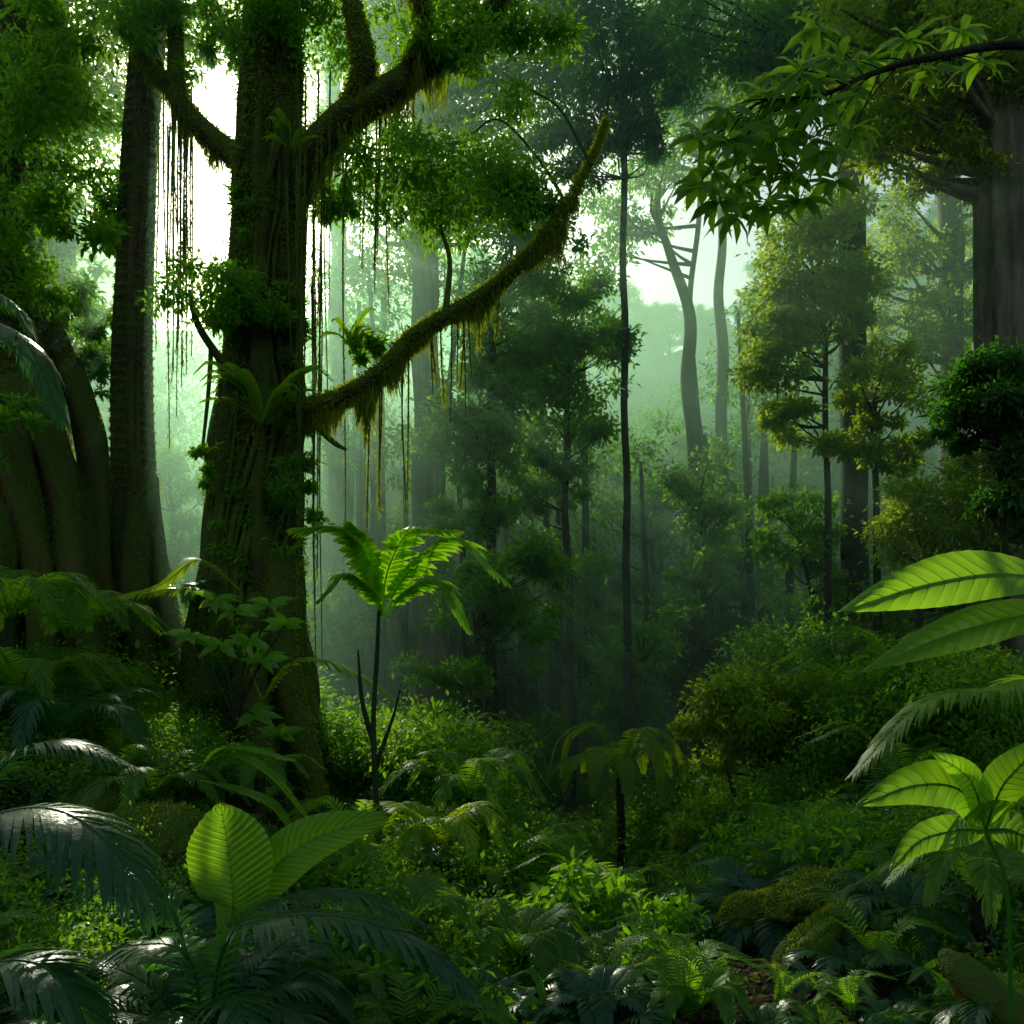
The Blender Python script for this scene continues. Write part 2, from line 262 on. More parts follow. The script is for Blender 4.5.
# ---------- big fig tree
def bigtree():
    mb=MB(); d=16
    def fn(u,th,c):
        base=np.clip(1-u*3.2,0,1)**2
        lob=np.abs(np.sin(th*2.5+1.1+.4*np.sin(u*6)))**.8
        return 1+base*(1.3*(1-lob)+.1)+.15*np.sin(th*7+u*9)+.08*np.sin(th*13-u*20)+.06*np.sin(th*5+u*40)
    P=[(252,880,116),(250,740,116),(252,600,94),(258,450,80),(264,300,64),(268,180,60),(272,60,50),(278,-160,42)]
    pts=[(*S(a,b,d),w*K*d/2) for a,b,w in P]
    c,r,t=tube(mb,pts,64,0,110,fn,0)
    def br(Q,dd=0,sides=12,mat=1,wob=.4,n=None):
        Q=[(*S(a,b,d+y),w*K*(d+y)/2) for a,b,w,y in Q]; return tube(mb,Q,sides,mat,n or len(Q)*8,None,wob)
    arms=[]
    arms.append(br([(282,190,46,0),(312,150,40,-.3),(350,120,34,-.6),(395,95,30,-.8),(440,55,24,-1),(490,5,18,-1.2),(530,-60,14,-1.4)]))
    arms.append(br([(350,115,28,-.6),(360,70,24,-1),(352,20,20,-1.2),(340,-60,16,-1.4)]))
    arms.append(br([(400,90,22,-.8),(420,30,17,-1.4),(400,-60,14,-1.8)]))
    arms.append(br([(262,190,34,0),(232,156,24,.5),(205,130,20,.8),(182,95,18,1),(172,30,16,1.2),(168,-60,13,1.2)]))
    arms.append(br([(180,90,12,1),(150,70,10,1),(135,40,8,1)]))
    arms.append(br([(262,425,26,0),(300,408,21,-1.0),(345,398,19,-1.6),(385,375,17,-1.8),(412,338,15,-1.9),(445,312,14,-1.9),(490,283,13,-1.8),(535,250,11,-1.7),(568,212,8.5,-1.6),(590,165,6,-1.5),(602,125,3.5,-1.4),(604,95,1.5,-1.4)],n=110,wob=.8))
    br([(445,312,7,-1.9),(450,260,5,-1.8),(440,215,3,-1.8),(455,170,2,-1.8)]); br([(570,210,4,-1.6),(540,160,3,-1.6),(500,120,2,-1.4),(470,135,1.5,-1.3)]); br([(592,165,4,-1.5),(560,110,2.5,-1.5),(530,90,1.5,-1.4)])
    br([(300,408,9,-1.0),(330,440,6,-1.2),(345,450,3,-1.3)])
    br([(240,390,14,-.6),(222,360,9,-1),(200,325,7,-1.2),(190,290,4,-1.2)])
    br([(210,350,5,-1),(207,400,4,-1.1),(203,450,3,-1.1)])
    for Q in [[(275,560,34,-.6),(290,680,28,-1.2),(305,760,22,-1.8),(325,830,16,-2.6)],[(235,600,34,-.6),(210,700,26,-1.0),(196,800,20,-1.4)],[(262,600,36,-.8),(258,700,32,-1.4),(262,800,26,-2.2),(270,880,16,-2.8)],[(285,620,24,-.3),(318,760,18,-.4),(345,850,12,-.5)],[(225,640,24,.2),(180,760,18,.2),(150,840,12,.2)]]:
        arms.append(br(Q,sides=12,mat=0,n=30))
    for k in range(38):
        a0=rng.uniform(0,6.28); tw=rng.uniform(-1.8,1.8); u0=rng.uniform(.05,.3); u1=rng.uniform(.45,.95); m=14; Q=[]
        for q in np.linspace(u0,u1,m):
            i=int(q*(len(c)-1)); a=a0+tw*q+.25*math.sin(q*20+a0); rr=r[i]*1.05
            Q.append((c[i][0]+rr*math.cos(a),c[i][1]+rr*math.sin(a),c[i][2],rng.uniform(.02,.07)))
        tube(mb,Q,7,int(rng.random()<.6),40)
    n=46000; i=rng.integers(3,len(c)-1,n); a=rng.uniform(0,6.28,n); e=np.stack([np.cos(a),np.sin(a),np.zeros(n)],1)
    nv=np.array([noise.noise(Vector((math.cos(aa)*1.5,math.sin(aa)*1.5,c[ii][2]*.9))) for aa,ii in zip(a,i)]); keep=nv>-.12; i=i[keep];e=e[keep];n=len(i)
    pos=c[i]+e*(r[i]*1.04)[:,None]+rng.normal(size=(n,3))*.05
    h=n//3
    for sl,mm in ((slice(0,h),2),(slice(h,n),3)):
        N_=len(i[sl]); scat(mb,pos[sl],e[sl]*.6+np.array([0,0,-.7])+rng.normal(size=(N_,3))*.5,e[sl]+rng.normal(size=(N_,3))*.4,rng.uniform(.05,.13,N_),rng.uniform(.03,.05,N_),mm)
    for q,(cc,rr,tt) in enumerate(arms):
        m_=len(cc) if q!=5 else int(len(cc)*.93)
        n=3600 if q!=5 else 7000; i=rng.integers(0,m_,n); e=sph(n); pos=cc[i]+e*(rr[i]*1.02)[:,None]
        scat(mb,pos,e+np.array([0,0,-.4])+rng.normal(size=(n,3))*.3,sph(n),rng.uniform(.04,.1,n),rng.uniform(.02,.05,n),3)
        if q>5: continue
        n=1800 if q!=5 else 7500; i=rng.integers(0,m_,n)
        f=np.array([.5+1.1*noise.noise(Vector((cc[k][0]*2.6,7.3*q,cc[k][2]*2.6))) for k in i]); f=np.clip(f,.08,1.3)
        pos=cc[i]+rng.normal(size=(n,3))*np.array([.03,.05,.02])-np.array([0,0,1])*(rr[i]*.7)[:,None]
        l=f*rng.uniform(.15,.95,n)*(1 if q!=5 else np.clip((m_-i)/14,.15,1)); scat(mb,pos,np.array([0,0,-1.])+rng.normal(size=(n,3))*.05,sph(n)*np.array([1,1,.1]),l,rng.uniform(.012,.035,n),3)
    for k in range(84):
        if k<30: a=rng.normal(312,14); b=rng.uniform(60,300); e_=b+rng.uniform(150,420); y=rng.uniform(-1.6,.5)
        elif k<50: a=rng.normal(178,12); b=rng.uniform(60,130); e_=b+rng.uniform(100,340); y=rng.uniform(.3,1.2)
        elif k<70: a=rng.uniform(330,500); b=np.interp(a,[345,385,412,445,490],[398,375,338,312,283]); e_=b+rng.uniform(30,170); y=-1.85
        else: a=rng.uniform(330,430); b=rng.uniform(80,120); e_=b+rng.uniform(40,230); y=-.8
        sw=rng.uniform(-6,6); br([(a,b,2.0,y),(a+sw*.4,(b+e_)/2,1.6,y),(a+sw,e_,.9,y)],sides=5,mat=1,n=10,wob=.8)
        if rng.random()<.6:
            n=140; uu=rng.uniform(0,1,n)**.8; p=np.array([S(a+sw*q,b+(e_-b)*q,d+y) for q in uu]); scat(mb,p+rng.normal(size=(n,3))*.015,np.array([0,0,-1.])+rng.normal(size=(n,3))*.35,sph(n),rng.uniform(.05,.16,n),.02,3)
    for (a,b,rx,rz,nc,y,m,L) in [(212,290,52,34,20,-1.4,2,.1),(258,300,30,20,6,-1.2,2,.1),(200,460,14,24,3,-1.2,2,.11),(325,190,30,35,8,.5,2,.11),(300,20,80,40,24,-.5,2,.11),(430,20,80,40,20,-1,2,.11),(240,50,35,45,9,.5,2,.1),(505,50,60,50,14,-1.5,2,.11),(455,195,70,50,28,-1.8,2,.1),(520,200,35,25,8,-1.7,2,.1),(355,345,20,14,5,-1.6,2,.1),(290,500,28,60,9,-1,2,.1),(235,530,24,50,8,-.9,2,.1),(150,20,60,35,14,.8,2,.11),(205,35,40,40,9,.8,2,.1),(380,160,50,35,10,-.9,2,.1),(285,330,20,50,6,-.7,2,.09),(240,220,20,50,5,-.6,2,.09),(225,690,30,40,7,-1.3,2,.1),(290,420,20,20,4,-1,2,.09)]:
        crown(mb,S(a,b,d+y),(rx*K*d,rx*K*d*.7,rz*K*d),nc,290,L,m,None,.34,big=True)
    for (a,b,y,nn,Ln) in [(262,425,-1.3,18,1.35),(350,345,-1.8,12,.65),(205,460,-1.2,8,.5),(290,150,-1,9,.6),(240,640,-1.5,9,.7),(285,560,-1.2,8,.6)]:
        p=S(a,b,d+y)
        for k in range(nn):
            an=rng.uniform(0,6.28); e=np.array([math.cos(an),math.sin(an)*.7,0]); L=Ln*rng.uniform(.6,1.1); h=L*rng.uniform(.5,1.1)
            broad(mb,[p,p+e*L*.35+[0,0,h*.55],p+e*L*.75+[0,0,h*.75],p+e*L+[0,0,h*.55]],L*.2,(0,0,1),4,3,16,6,.004,.5,.008,4,.01)
    mb.obj('strangler_fig_tree',[B_fig,B_moss,L_mid,L_moss,L_fern])
bigtree()

def roots(mb,Qs,d,mat=0,tuft=2):
    for Q in Qs:
        cc,rr,tt=tube(mb,[(*S(a,b,d+y),w*K*(d+y)/2) for a,b,w,y in Q],16,mat,36,lambda u,th,c:1+.14*np.sin(th*3+u*9)+.05*np.sin(th*7-u*23),.3)
        n=2200; i=rng.integers(0,len(cc),n); e=sph(n); e[:,2]=np.abs(e[:,2]); scat(mb,cc[i]+e*(rr[i]*1.0)[:,None],e+rng.normal(size=(n,3))*.4,sph(n),rng.uniform(.03,.08,n),.03,tuft)
def lefttree():
    mb=MB(); d=18
    def fn(u,th,c):
        base=np.clip(1-u*3.0,0,1)**1.6
        return 1+base*1.2*(np.abs(np.cos(th*2.5+.5))**1.5)+.14*np.sin(th*6+u*6)+.07*np.sin(th*15-u*15)
    P=[(140,740,66),(138,620,58),(134,520,44),(132,400,36),(134,280,32),(142,120,29),(152,-20,27),(158,-160,24)]
    c,r,t=tube(mb,[(*S(a,b,d),w*K*d/2) for a,b,w in P],56,0,90,fn,0)
    roots(mb,[[(120,500,22,-.2),(112,600,26,-.6),(100,680,26,-1.2),(80,760,20,-2)],[(148,480,20,-.3),(160,580,24,-.7),(182,660,22,-1.3),(205,730,16,-2)],[(136,500,24,-.6),(138,600,28,-1.2),(146,700,22,-2),(150,790,14,-3)],[(126,440,14,-.2),(122,560,18,-.6),(120,680,20,-1.4),(118,760,16,-2)]],d)
    for k in range(18):
        a0=rng.uniform(0,6.28); tw=rng.uniform(-.8,.8); u0=rng.uniform(.1,.3); u1=rng.uniform(.6,.98); Q=[]
        for q in np.linspace(u0,u1,10):
            i=int(q*(len(c)-1)); a=a0+tw*q; Q.append((c[i][0]+r[i]*1.03*math.cos(a),c[i][1]+r[i]*1.03*math.sin(a),c[i][2],rng.uniform(.02,.05)))
        tube(mb,Q,6,0,30)
    n=14000; i=rng.integers(3,len(c)-1,n); a=rng.uniform(0,6.28,n); e=np.stack([np.cos(a),np.sin(a),np.zeros(n)],1)
    scat(mb,c[i]+e*(r[i]*1.04)[:,None],e*.6+np.array([0,0,-.7])+rng.normal(size=(n,3))*.4,e+rng.normal(size=(n,3))*.4,rng.uniform(.04,.11,n),rng.uniform(.03,.05,n),2)
    for (a,b,rx,rz,nc) in [(115,200,26,34,7),(60,120,60,60,18),(20,40,60,60,14),(120,10,60,40,12),(110,240,30,18,7),(90,320,30,30,8)]:
        crown(mb,S(a,b,d),(rx*K*d,rx*K*d,rz*K*d),nc,210,.13,1,None,.34,big=True)
    mb.obj('buttress_root_tree',[B_red,L_mid,L_moss])
    mb=MB(); d=17
    def fn2(u,th,c): return 1+np.clip(1-u*2.2,0,1)**1.4*.9*np.abs(np.sin(th*3.5))+.14*np.sin(th*9+u*5)+.07*np.sin(th*17)
    P=[(10,660,150),(5,520,120),(0,380,90),(0,200,66),(5,50,54),(5,-150,46)]
    c,r,t=tube(mb,[(*S(a,b,d),w*K*d/2) for a,b,w in P],64,0,90,fn2,0)
    roots(mb,[[(25,330,22,-.4),(48,420,32,-.9),(60,520,32,-1.3),(85,620,24,-1.8),(110,720,16,-2.6)],[(10,380,30,-.9),(22,480,34,-1.5),(36,590,28,-2),(55,700,20,-2.8)],[(30,280,14,0),(62,350,22,.1),(86,430,28,0),(98,530,28,-.2),(106,640,26,-.5)],[(-10,400,36,-1.2),(-8,520,40,-1.8),(8,640,32,-2.4),(20,740,20,-3)],[(40,420,20,-.2),(76,500,24,-.3),(88,600,24,-.8),(100,680,18,-1.4)]],d)
    n=20000; i=rng.integers(3,len(c)-1,n); a=rng.uniform(0,6.28,n); e=np.stack([np.cos(a),np.sin(a),np.zeros(n)],1)
    scat(mb,c[i]+e*(r[i]*1.1)[:,None],e*.6+np.array([0,0,-.7])+rng.normal(size=(n,3))*.4,e+rng.normal(size=(n,3))*.4,rng.uniform(.05,.12,n),rng.uniform(.03,.06,n),2)
    for (a,b,rx,rz,nc,y) in [(30,150,60,60,14,-1.5),(0,260,50,50,12,-1.5),(60,60,50,50,10,-1.5),(100,360,20,40,6,.5),(20,20,60,40,10,-2),(10,430,30,40,6,-2.4),(60,230,40,30,8,-2)]:
        crown(mb,S(a,b,d+y),(rx*K*d,rx*K*d,rz*K*d),nc,210,.12,1,None,.34,big=True)
    mb.obj('giant_rainforest_tree',[B_red,L_mid,L_moss])
lefttree()

# ---------- background forest
def proto(seed,H,L,leaf,n,form):
    mb=MB(); c,r,t=tube(mb,[(0,0,-3,.35),(.2,0,H*.3,.22),(-.1,.1,H*.7,.16),(0,0,H*.95,.06)],8,0,20)
    if form==0: crown(mb,np.array([0,0,H*.78]),(4.2,4.2,H*.2),30,n,L,1,c,.3,.05)
    elif form==1:
        for q in range(6): crown(mb,np.array([rng.uniform(-1.5,1.5),rng.uniform(-1.5,1.5),H*(.25+.14*q)]),(3.3,3.3,2),9,n,L,1,c,.36,.05)
    else:
        crown(mb,np.array([0,0,H*.85]),(5,5,H*.12),26,n,L,1,c,.28,.05); crown(mb,np.array([0,0,H*.5]),(3,3,H*.15),9,n,L,1,c,.3,.05)
    return mb.mesh('forest_tree_mesh%d'%seed,[B_dark,leaf])
protos=[proto(0,22,.32,L_far,420,0),proto(1,20,.32,L_far,380,1),proto(2,24,.32,L_far,380,2),proto(3,21,.32,L_mid,400,1)]
bf=empty('background_forest')
cx=[-400,0,120,160,250,300,400,440,520,600,640,740,790,860,1024,1500]
cy=[0,100,200,380,380,330,280,200,180,250,310,310,220,120,20,0]
for k in range(620):
    y=44+140*rng.random()**.75; u=rng.uniform(-250,1280); x=(u-512)*K*y; g=gz(x,y)
    top=3+(640-np.interp(u,cx,cy))*K*y; Hmax=top-g
    H=rng.uniform(14,30) if y>75 else rng.uniform(9,15 if 150<u<800 else 24)
    if y<60 and 560<u<820: continue
    H=min(H,Hmax,24)
    if H<5: continue
    p=protos[rng.integers(0,4)]; s=H/22
    inst('forest_tree',p,(x,y,g),(0,0,rng.uniform(0,6.28)),(max(s,.6),max(s,.6),s),bf)
mb=MB()
for k in range(120):
    y=rng.uniform(30,70); u=rng.uniform(290,800) if k<50 else rng.normal(440,90); x=(u-512)*K*y; g=gz(x,y); H=rng.uniform(12,22)
    tube(mb,[(x,y,g-1,.19),(x+rng.normal()*.2,y,g+H*.5,.15),(x+rng.normal()*.4,y,g+H,.07)],6,0,8)
    crown(mb,np.array([x,y,g+H]),(1.8,1.8,1.6),5,90,.25,1,None,.4)
mb.obj('distant_saplings',[B_dark,L_far])

# ---------- undergrowth prototypes
def up1():
    mb=MB(); rosette(mb,(0,0,0),11,.9,.5,.16,.03,26,.5,0); return mb.mesh('fern_clump',[L_fern])
def up2():
    mb=MB()
    for k in range(26):
        p=np.array([rng.normal()*.25,rng.normal()*.25,0]); h=rng.uniform(.2,.9); q=p+np.array([rng.normal()*.12,rng.normal()*.12,h]); tube(mb,[(*p,.008),(*q,.004)],4,0,4)
        clump(mb,q,.16,14,.16,0,.5,.5,True)
    return mb.mesh('broadleaf_seedlings',[L_mid])
def up3():
    mb=MB()
    for k in range(16): 
        c=np.array([rng.normal()*.5,rng.normal()*.5,rng.uniform(.2,1.0)]); clump(mb,c,.4,200,.095,0,.5,.8)
    return mb.mesh('shrub_mass',[L_mid])
def up4():
    mb=MB()
    for k in range(16): 
        c=np.array([rng.normal()*.5,rng.normal()*.5,rng.uniform(.2,.8)]); clump(mb,c,.4,200,.09,0,.5,.8)
    return mb.mesh('shrub_mass_light',[L_fern])
def up5():
    mb=MB()
    for k in range(9):
        an=rng.uniform(0,6.28); e=np.array([math.cos(an),math.sin(an),0]); L=rng.uniform(.4,.75); h=L*rng.uniform(.6,1.2)
        broad(mb,[(0,0,0),e*L*.4+[0,0,h*.7],e*L*.75+[0,0,h],e*L*1.1+[0,0,h*.8]],L*.38,(0,0,1),0,4,20,9,.004,.3,.008,0,.01)
    return mb.mesh('broad_leaf_plant',[L_mid])
def up6():
    mb=MB(); rosette(mb,(0,0,0),9,1.2,.6,.28,.04,30,.7,0); return mb.mesh('dark_palm_clump',[L_palm])
def up7():
    mb=MB()
    for k in range(7):
        a=k*.9+rng.random(); e=np.array([math.cos(a),math.sin(a),0]); p=np.array([0,0,0.]); L=rng.uniform(.9,1.4)
        frond(mb,[p,p+e*L*.15+[0,0,L*.5],p+e*L*.5+[0,0,L*.85],p+e*L*.95+[0,0,L*.7]],30,.22,.032,62,.7,0,.01,0)
    return mb.mesh('tall_fern',[L_fern])
ups=[up1(),up2(),up3(),up4(),up5(),up6(),up7()]
ug=empty('undergrowth')
for k in range(2600):
    y=5.5+40*rng.random()**1.2; u=rng.uniform(-120,1150); x=(u-512)*K*y
    if y<9 and 380<u<800 and rng.random()<.4: continue
    if abs(u-600)<55 and 9<y<24 and rng.random()<.75: continue
    if 720<u<880 and 6.6<y<9.3: continue
    w=[.34,.12,.03,.06,.1,.22,.13] if y<16 else [.2,.05,.3,.3,0,.05,.1]
    m=rng.choice(7,p=w); s=rng.uniform(.4,1.15)*(1 if y<16 else 1.5)
    if abs(u-620)<90 and 12<y<20: s*=.45
    if y<9: s*=.6
    if 690<u<900 and y<7: s*=.5
    if u<330 and 9<y<15: s*=.7
    if 260<u<350 and 9<y<14: s*=.6
    inst('undergrowth_plant',ups[m],(x,y,gz(x,y)-.05),(rng.normal()*.15,rng.normal()*.15,rng.uniform(0,6.28)),s,ug)
bs=empty('shrub_thicket')
for (a,b,d,n,sp,s) in [(470,850,12,26,50,1.0),(500,900,10.5,12,50,.7),(430,760,16,20,50,1.3),(360,780,20,20,60,1.6),(700,850,17,14,40,1.1),(860,760,17,26,60,1.5),(950,700,15,30,80,1.4),(960,850,10,18,70,.8),(560,780,30,26,90,2.2),(900,640,22,26,90,2.0),(110,730,15,9,70,.8),(60,780,12,16,60,.8),(150,640,22,14,60,1.2),(830,850,12,10,40,.8)]:
    for k in range(n):
        p=S(a+rng.normal()*sp*.6,b,d+rng.normal()*.8); p[2]=max(gz(p[0],p[1]), S(a,b+rng.uniform(-50,40),d)[2]-.8*s)
        inst('shrub',ups[[2,3,3,6,0][rng.integers(0,5)]],p,(0,0,rng.uniform(0,6.28)),s*rng.uniform(.7,1.1),bs)

# ---------- feature plants
mb=MB(); d=5
def SP(Q,d,dy=None): return [S(a,b,d+(dy[i] if dy else 0)) for i,(a,b) in enumerate(Q)]
frond(mb,SP([(-120,900),(-40,830),(40,808),(100,835),(150,905)],5,[0,0,0,-.1,-.2]),54,.62,.045,70,1.1,0,.014,0)
frond(mb,SP([(-80,1080),(-30,980),(30,962),(75,1000),(100,1080)],4.4),46,.5,.042,60,.9,0,.014,0)
frond(mb,SP([(-60,880),(0,770),(60,740),(130,765)],6.5),40,.4,.03,65,.9,0,.012,0)
mb.obj('palm_fronds',[L_palm])
mb=MB(); c=S(205,985,5.2); c[2]=gz(c[0],c[1])
frond(mb,[c]+SP([(225,945),(270,918),(350,918),(420,945),(470,990)],5,[0,-.1,-.2,-.3,-.4]),60,.33,.038,62,.9,0,.013,0)
frond(mb,[c]+SP([(240,925),(300,895),(360,895),(420,922)],5.4),50,.26,.032,60,.8,0,.012,0)
frond(mb,[c]+SP([(180,930),(150,885),(110,880),(60,930)],5.6),50,.3,.034,60,.8,0,.012,0)
frond(mb,[c]+SP([(190,960),(140,945),(90,965),(50,1020)],5),46,.3,.036,60,.9,0,.012,0)
rosette(mb,c,14,1.0,.5,.3,.037,34,.8,0)
mb.obj('understory_palm',[L_palm])
mb=MB(); 
broad(mb,[c]+SP([(230,925),(233,900),(228,850),(220,803)],5.6,[0,0,.02,.05]),.56,(0,-1,.15),0,14,150,30,.012,.15,.012,1,.012,1.9,.003)
broad(mb,[c]+SP([(238,925),(262,882),(310,840),(392,814)],5.75,[0,0,0,0]),.34,(-.15,-1,.1),0,12,150,34,.006,.12,.01,1,.01,1.5,.0025)
mb.obj('broad_leaf_plant',[L_lime,L_yel])
mb=MB(); b0=S(1075,700,4.4); b0[2]=gz(b0[0],b0[1])
broad(mb,SP([(1085,585),(1000,574),(920,586),(838,612)],4.3,[.1,0,-.1,-.15]),.29,(.05,-1,.6),0,12,130,16,.002,.3,.01,1,.02,.8,.0022)
broad(mb,SP([(1090,605),(1010,618),(940,638),(862,672)],4.5,[.1,0,-.1,-.2]),.22,(-.1,-1,.5),0,12,130,16,.002,.3,.01,1,.02,.85,.0022)
tube(mb,[(*S(1085,598,4.4),.016),(*S(1100,760,4.45),.02),(*b0,.03)],8,1,20)
mb.obj('banana_plant',[L_lime,L_yel])
mb=MB(); b0=S(1060,860,5); b0[2]=gz(b0[0],b0[1])
frond(mb,[b0]+SP([(1060,720),(990,690),(920,705),(856,772)],5,[0,-.1,-.2,-.3]),60,.3,.028,62,.9,0,.01,0)
frond(mb,[b0]+SP([(1050,850),(1000,800),(940,830),(890,880)],5.2),40,.24,.025,60,.7,0,.01,0)
mb.obj('tree_fern',[L_fern])
mb=MB(); b0=S(1010,960,5.2); b0[2]=gz(b0[0],b0[1]); h=S(985,830,5.2)
tube(mb,[(*b0,.014),(*S(1008,900,5.2),.012),(*h,.009)],7,1,14)
for Q,w in [([(985,830),(960,790),(915,785),(857,805)],.3),([(985,830),(975,790),(960,770),(930,752)],.2),([(985,830),(1000,790),(1020,765),(1050,735)],.26),([(985,830),(960,830),(920,840),(890,870)],.2),([(985,830),(1010,830),(1035,845),(1060,880)],.24)]:
    broad(mb,SP(Q,5.2,[0,-.05,-.12,-.2]),w,(0,-1,.5),0,8,90,12,.002,.3,.008,1,.015,.75,.002)
mb.obj('broad_leaf_plant',[L_lime,L_dark])
mb=MB(); d=11; b0=S(374,830,d); b0[2]=min(b0[2],gz(b0[0],b0[1])-.1)
c,r,t=tube(mb,[(*b0,.05),(*S(374,740,d),.035),(*S(380,660,d),.03),(*S(382,600,d),.02)],8,1,30,None,1.5)
for Q,l,nn in [([(382,615),(366,570),(340,530),(296,528)],.5,26),([(382,612),(388,570),(410,532),(455,530)],.46,24),([(382,615),(410,570),(455,540),(505,580)],.55,28),([(382,618),(410,590),(440,582),(468,628)],.42,22),([(382,615),(372,575),(362,545),(350,525)],.3,18),([(382,615),(368,590),(345,575),(318,600)],.34,20)]:
    frond(mb,SP(Q,d,[0,-.15,-.3,-.45]),nn,l,.12,62,.7,0,.016,0,.1)
tube(mb,[(*S(374,745,d),.04),(*S(362,700,d),.03),(*S(358,650,d),.01)],7,1,12); tube(mb,[(*S(374,770,d),.04),(*S(392,720,d),.02),(*S(400,690,d),.01)],7,1,12)
mb.obj('tree_fern',[L_lime,B_dark])
mb=MB(); 
frond(mb,SP([(262,700),(300,660),(360,675),(428,728)],13),60,.55,.05,65,.8,0,.02,0)
frond(mb,SP([(262,700),(220,600),(160,590),(100,600)],14),50,.5,.05,65,.8,0,.02,0)
frond(mb,SP([(240,590),(200,560),(160,585),(110,600)],14.5),50,.5,.05,65,.8,0,.02,0)
mb.obj('fishtail_palm',[L_yel])
mb=MB(); d=18; b0=S(622,850,d); b0[2]=min(b0[2],gz(b0[0],b0[1])); tp=S(620,778,d); tube(mb,[(*b0,.1),(*tp,.08)],8,1,8)
for k in range(14):
    a=k*6.28/14+.2; e=np.array([math.cos(a),math.sin(a),0]); L=1.55; hh=rng.uniform(.5,1.1); frond(mb,[tp,tp+e*.4*L*.8+[0,0,hh],tp+e*L*.8+[0,0,hh*.8],tp+e*L*1.0+[0,0,-hh*.1]],34,.36,.06,60,.9,0,.02,0)
mb.obj('palm_tree',[L_yel,B_dark])
mb=MB(); frond(mb,SP([(-90,420),(-40,330),(20,335),(62,420)],10,[0,0,-.2,-.4]),50,.7,.05,65,1.3,0,.02,0)
frond(mb,SP([(-90,300),(-30,290),(10,300),(30,330)],11),30,.5,.05,65,1.3,0,.02,0)
mb.obj('palm_fronds',[L_palm])
for (a,b,d,nf,L,m) in [(70,640,13,11,1.5,L_fern),(10,620,12,10,1.5,L_fern),(60,745,11,10,1.4,L_palm),(20,700,11.5,9,1.3,L_fern),(200,610,15.5,8,1.0,L_palm),(150,800,10,10,1.0,L_fern),(260,780,11,8,.8,L_fern),(900,930,8,10,.9,L_palm),(980,900,7.5,9,.9,L_fern),(850,985,7,8,.6,L_palm),(520,960,7,9,.8,L_fern),(400,940,7,9,.8,L_fern),(470,800,12.5,10,1.3,L_fern),(440,850,11,10,1.2,L_yel),(530,860,12,9,1.1,L_fern),(700,1010,5.8,9,.45,L_fern),(600,1015,5.8,9,.5,L_palm)]:
    mb=MB(); rosette(mb,S(a,b,d),nf,L,L*.45,L*.26,.035,34,.8,0,rr=.012)
    p=S(a,b,d); g=gz(p[0],p[1])
    tube(mb,[(p[0],p[1],min(g,p[2])-.1,.1),(p[0],p[1],p[2]+.03,.07)],8,1,6)
    mb.obj('fern',[m,B_dark])
mb=MB()
for Q in [[(190,770),(230,755),(270,775),(312,825)],[(200,780),(240,790),(270,805),(290,830)],[(200,770),(220,750),(250,750),(290,760)]]:
    frond(mb,SP(Q,9.5),24,.26,.07,60,.4,0,.01,0)
mb.obj('lime_fern',[L_lime])
mb=MB()
p0=S(235,720,12.6)
for (a,b) in [(215,600),(190,635),(235,610),(270,605),(285,625),(250,640),(220,645),(262,660),(255,715),(280,735)]:
    q=S(a,b,12.5); tube(mb,[(*p0,.02),(*((p0+q)/2+[0,0,.1]),.015),(*q,.008)],5,1,8)
    n=9; an=np.arange(n)*6.28/n+rng.random(); dd=np.stack([np.cos(an),np.sin(an)*.6,rng.uniform(-.5,.5,n)],1); scat(mb,np.tile(q,(n,1)),dd,np.array([[0,-.9,.6]])+rng.normal(size=(n,3))*.2,rng.uniform(.25,.42,n),.16,0,True)
mb.obj('schefflera_plant',[L_lime,B_dark])
for (a,b,d,n,s) in [(622,880,13,12,.4),(655,940,9,8,.35),(700,925,9,9,.35),(640,975,7.5,6,.25),(560,940,10,7,.35)]:
    mb=MB(); p=S(a,b,d); p[2]=gz(p[0],p[1]); 
    for k in range(n):
        q=p+np.array([rng.normal()*s*.5,rng.normal()*s*.5,s*rng.uniform(.5,2)]); tube(mb,[(*p,.01),(*q,.005)],5,0,4); clump(mb,q,s*.5,60,.12,0,.42,.8,True)
    mb.obj('lime_shrub',[L_lime])
mb=MB(); d=7
tube(mb,[(*S(1190,1010,d),.16),(*S(1200,500,d),.13),(*S(1180,100,d),.1),(*S(1160,-100,d),.07)],12,1,30)
tube(mb,[(*S(1185,130,d),.06),(*S(1050,50,d),.04),(*S(930,60,d),.03),(*S(870,75,d),.022),(*S(820,95,d),.016),(*S(760,100,d),.01),(*S(705,140,d),.006)],8,1,50,None,1)
wl=[(700,135),(725,110),(745,150),(765,95),(775,140),(800,115),(742,185),(712,170),(790,175),(822,150),(825,105),(850,90),(765,205),(835,180),(850,130),(735,215),(800,70),(870,60),(905,40),(820,30),(930,70),(960,30),(755,125),(785,100),(810,140),(780,160),(730,140),(700,185),(760,170),(815,80),(775,75),(745,120),(720,200),(800,200),(840,60),(980,60)]
for (a,b) in wl:
    dy=rng.uniform(-.35,.35); q=S(a,b,d+dy); st=S(min(a+45,950),np.interp(a+45,[700,760,820,870,930],[140,100,95,75,60]),d)
    tube(mb,[(*st,.008),(*((st+q)/2+[0,0,.03]),.006),(*q,.004)],5,1,7)
    n=12; an=np.arange(n)*6.28/n+rng.random(); dd=np.stack([np.cos(an),np.sin(an),rng.uniform(-1.0,.3,n)],1)
    scat(mb,np.tile(q,(n,1))+rng.normal(size=(n,3))*.012,dd,np.array([[0,-.9,.7]])+rng.normal(size=(n,3))*.3,rng.uniform(.2,.34,n),rng.uniform(.09,.13,n),0,True)
mb.obj('mango_tree',[L_fern,B_dark])
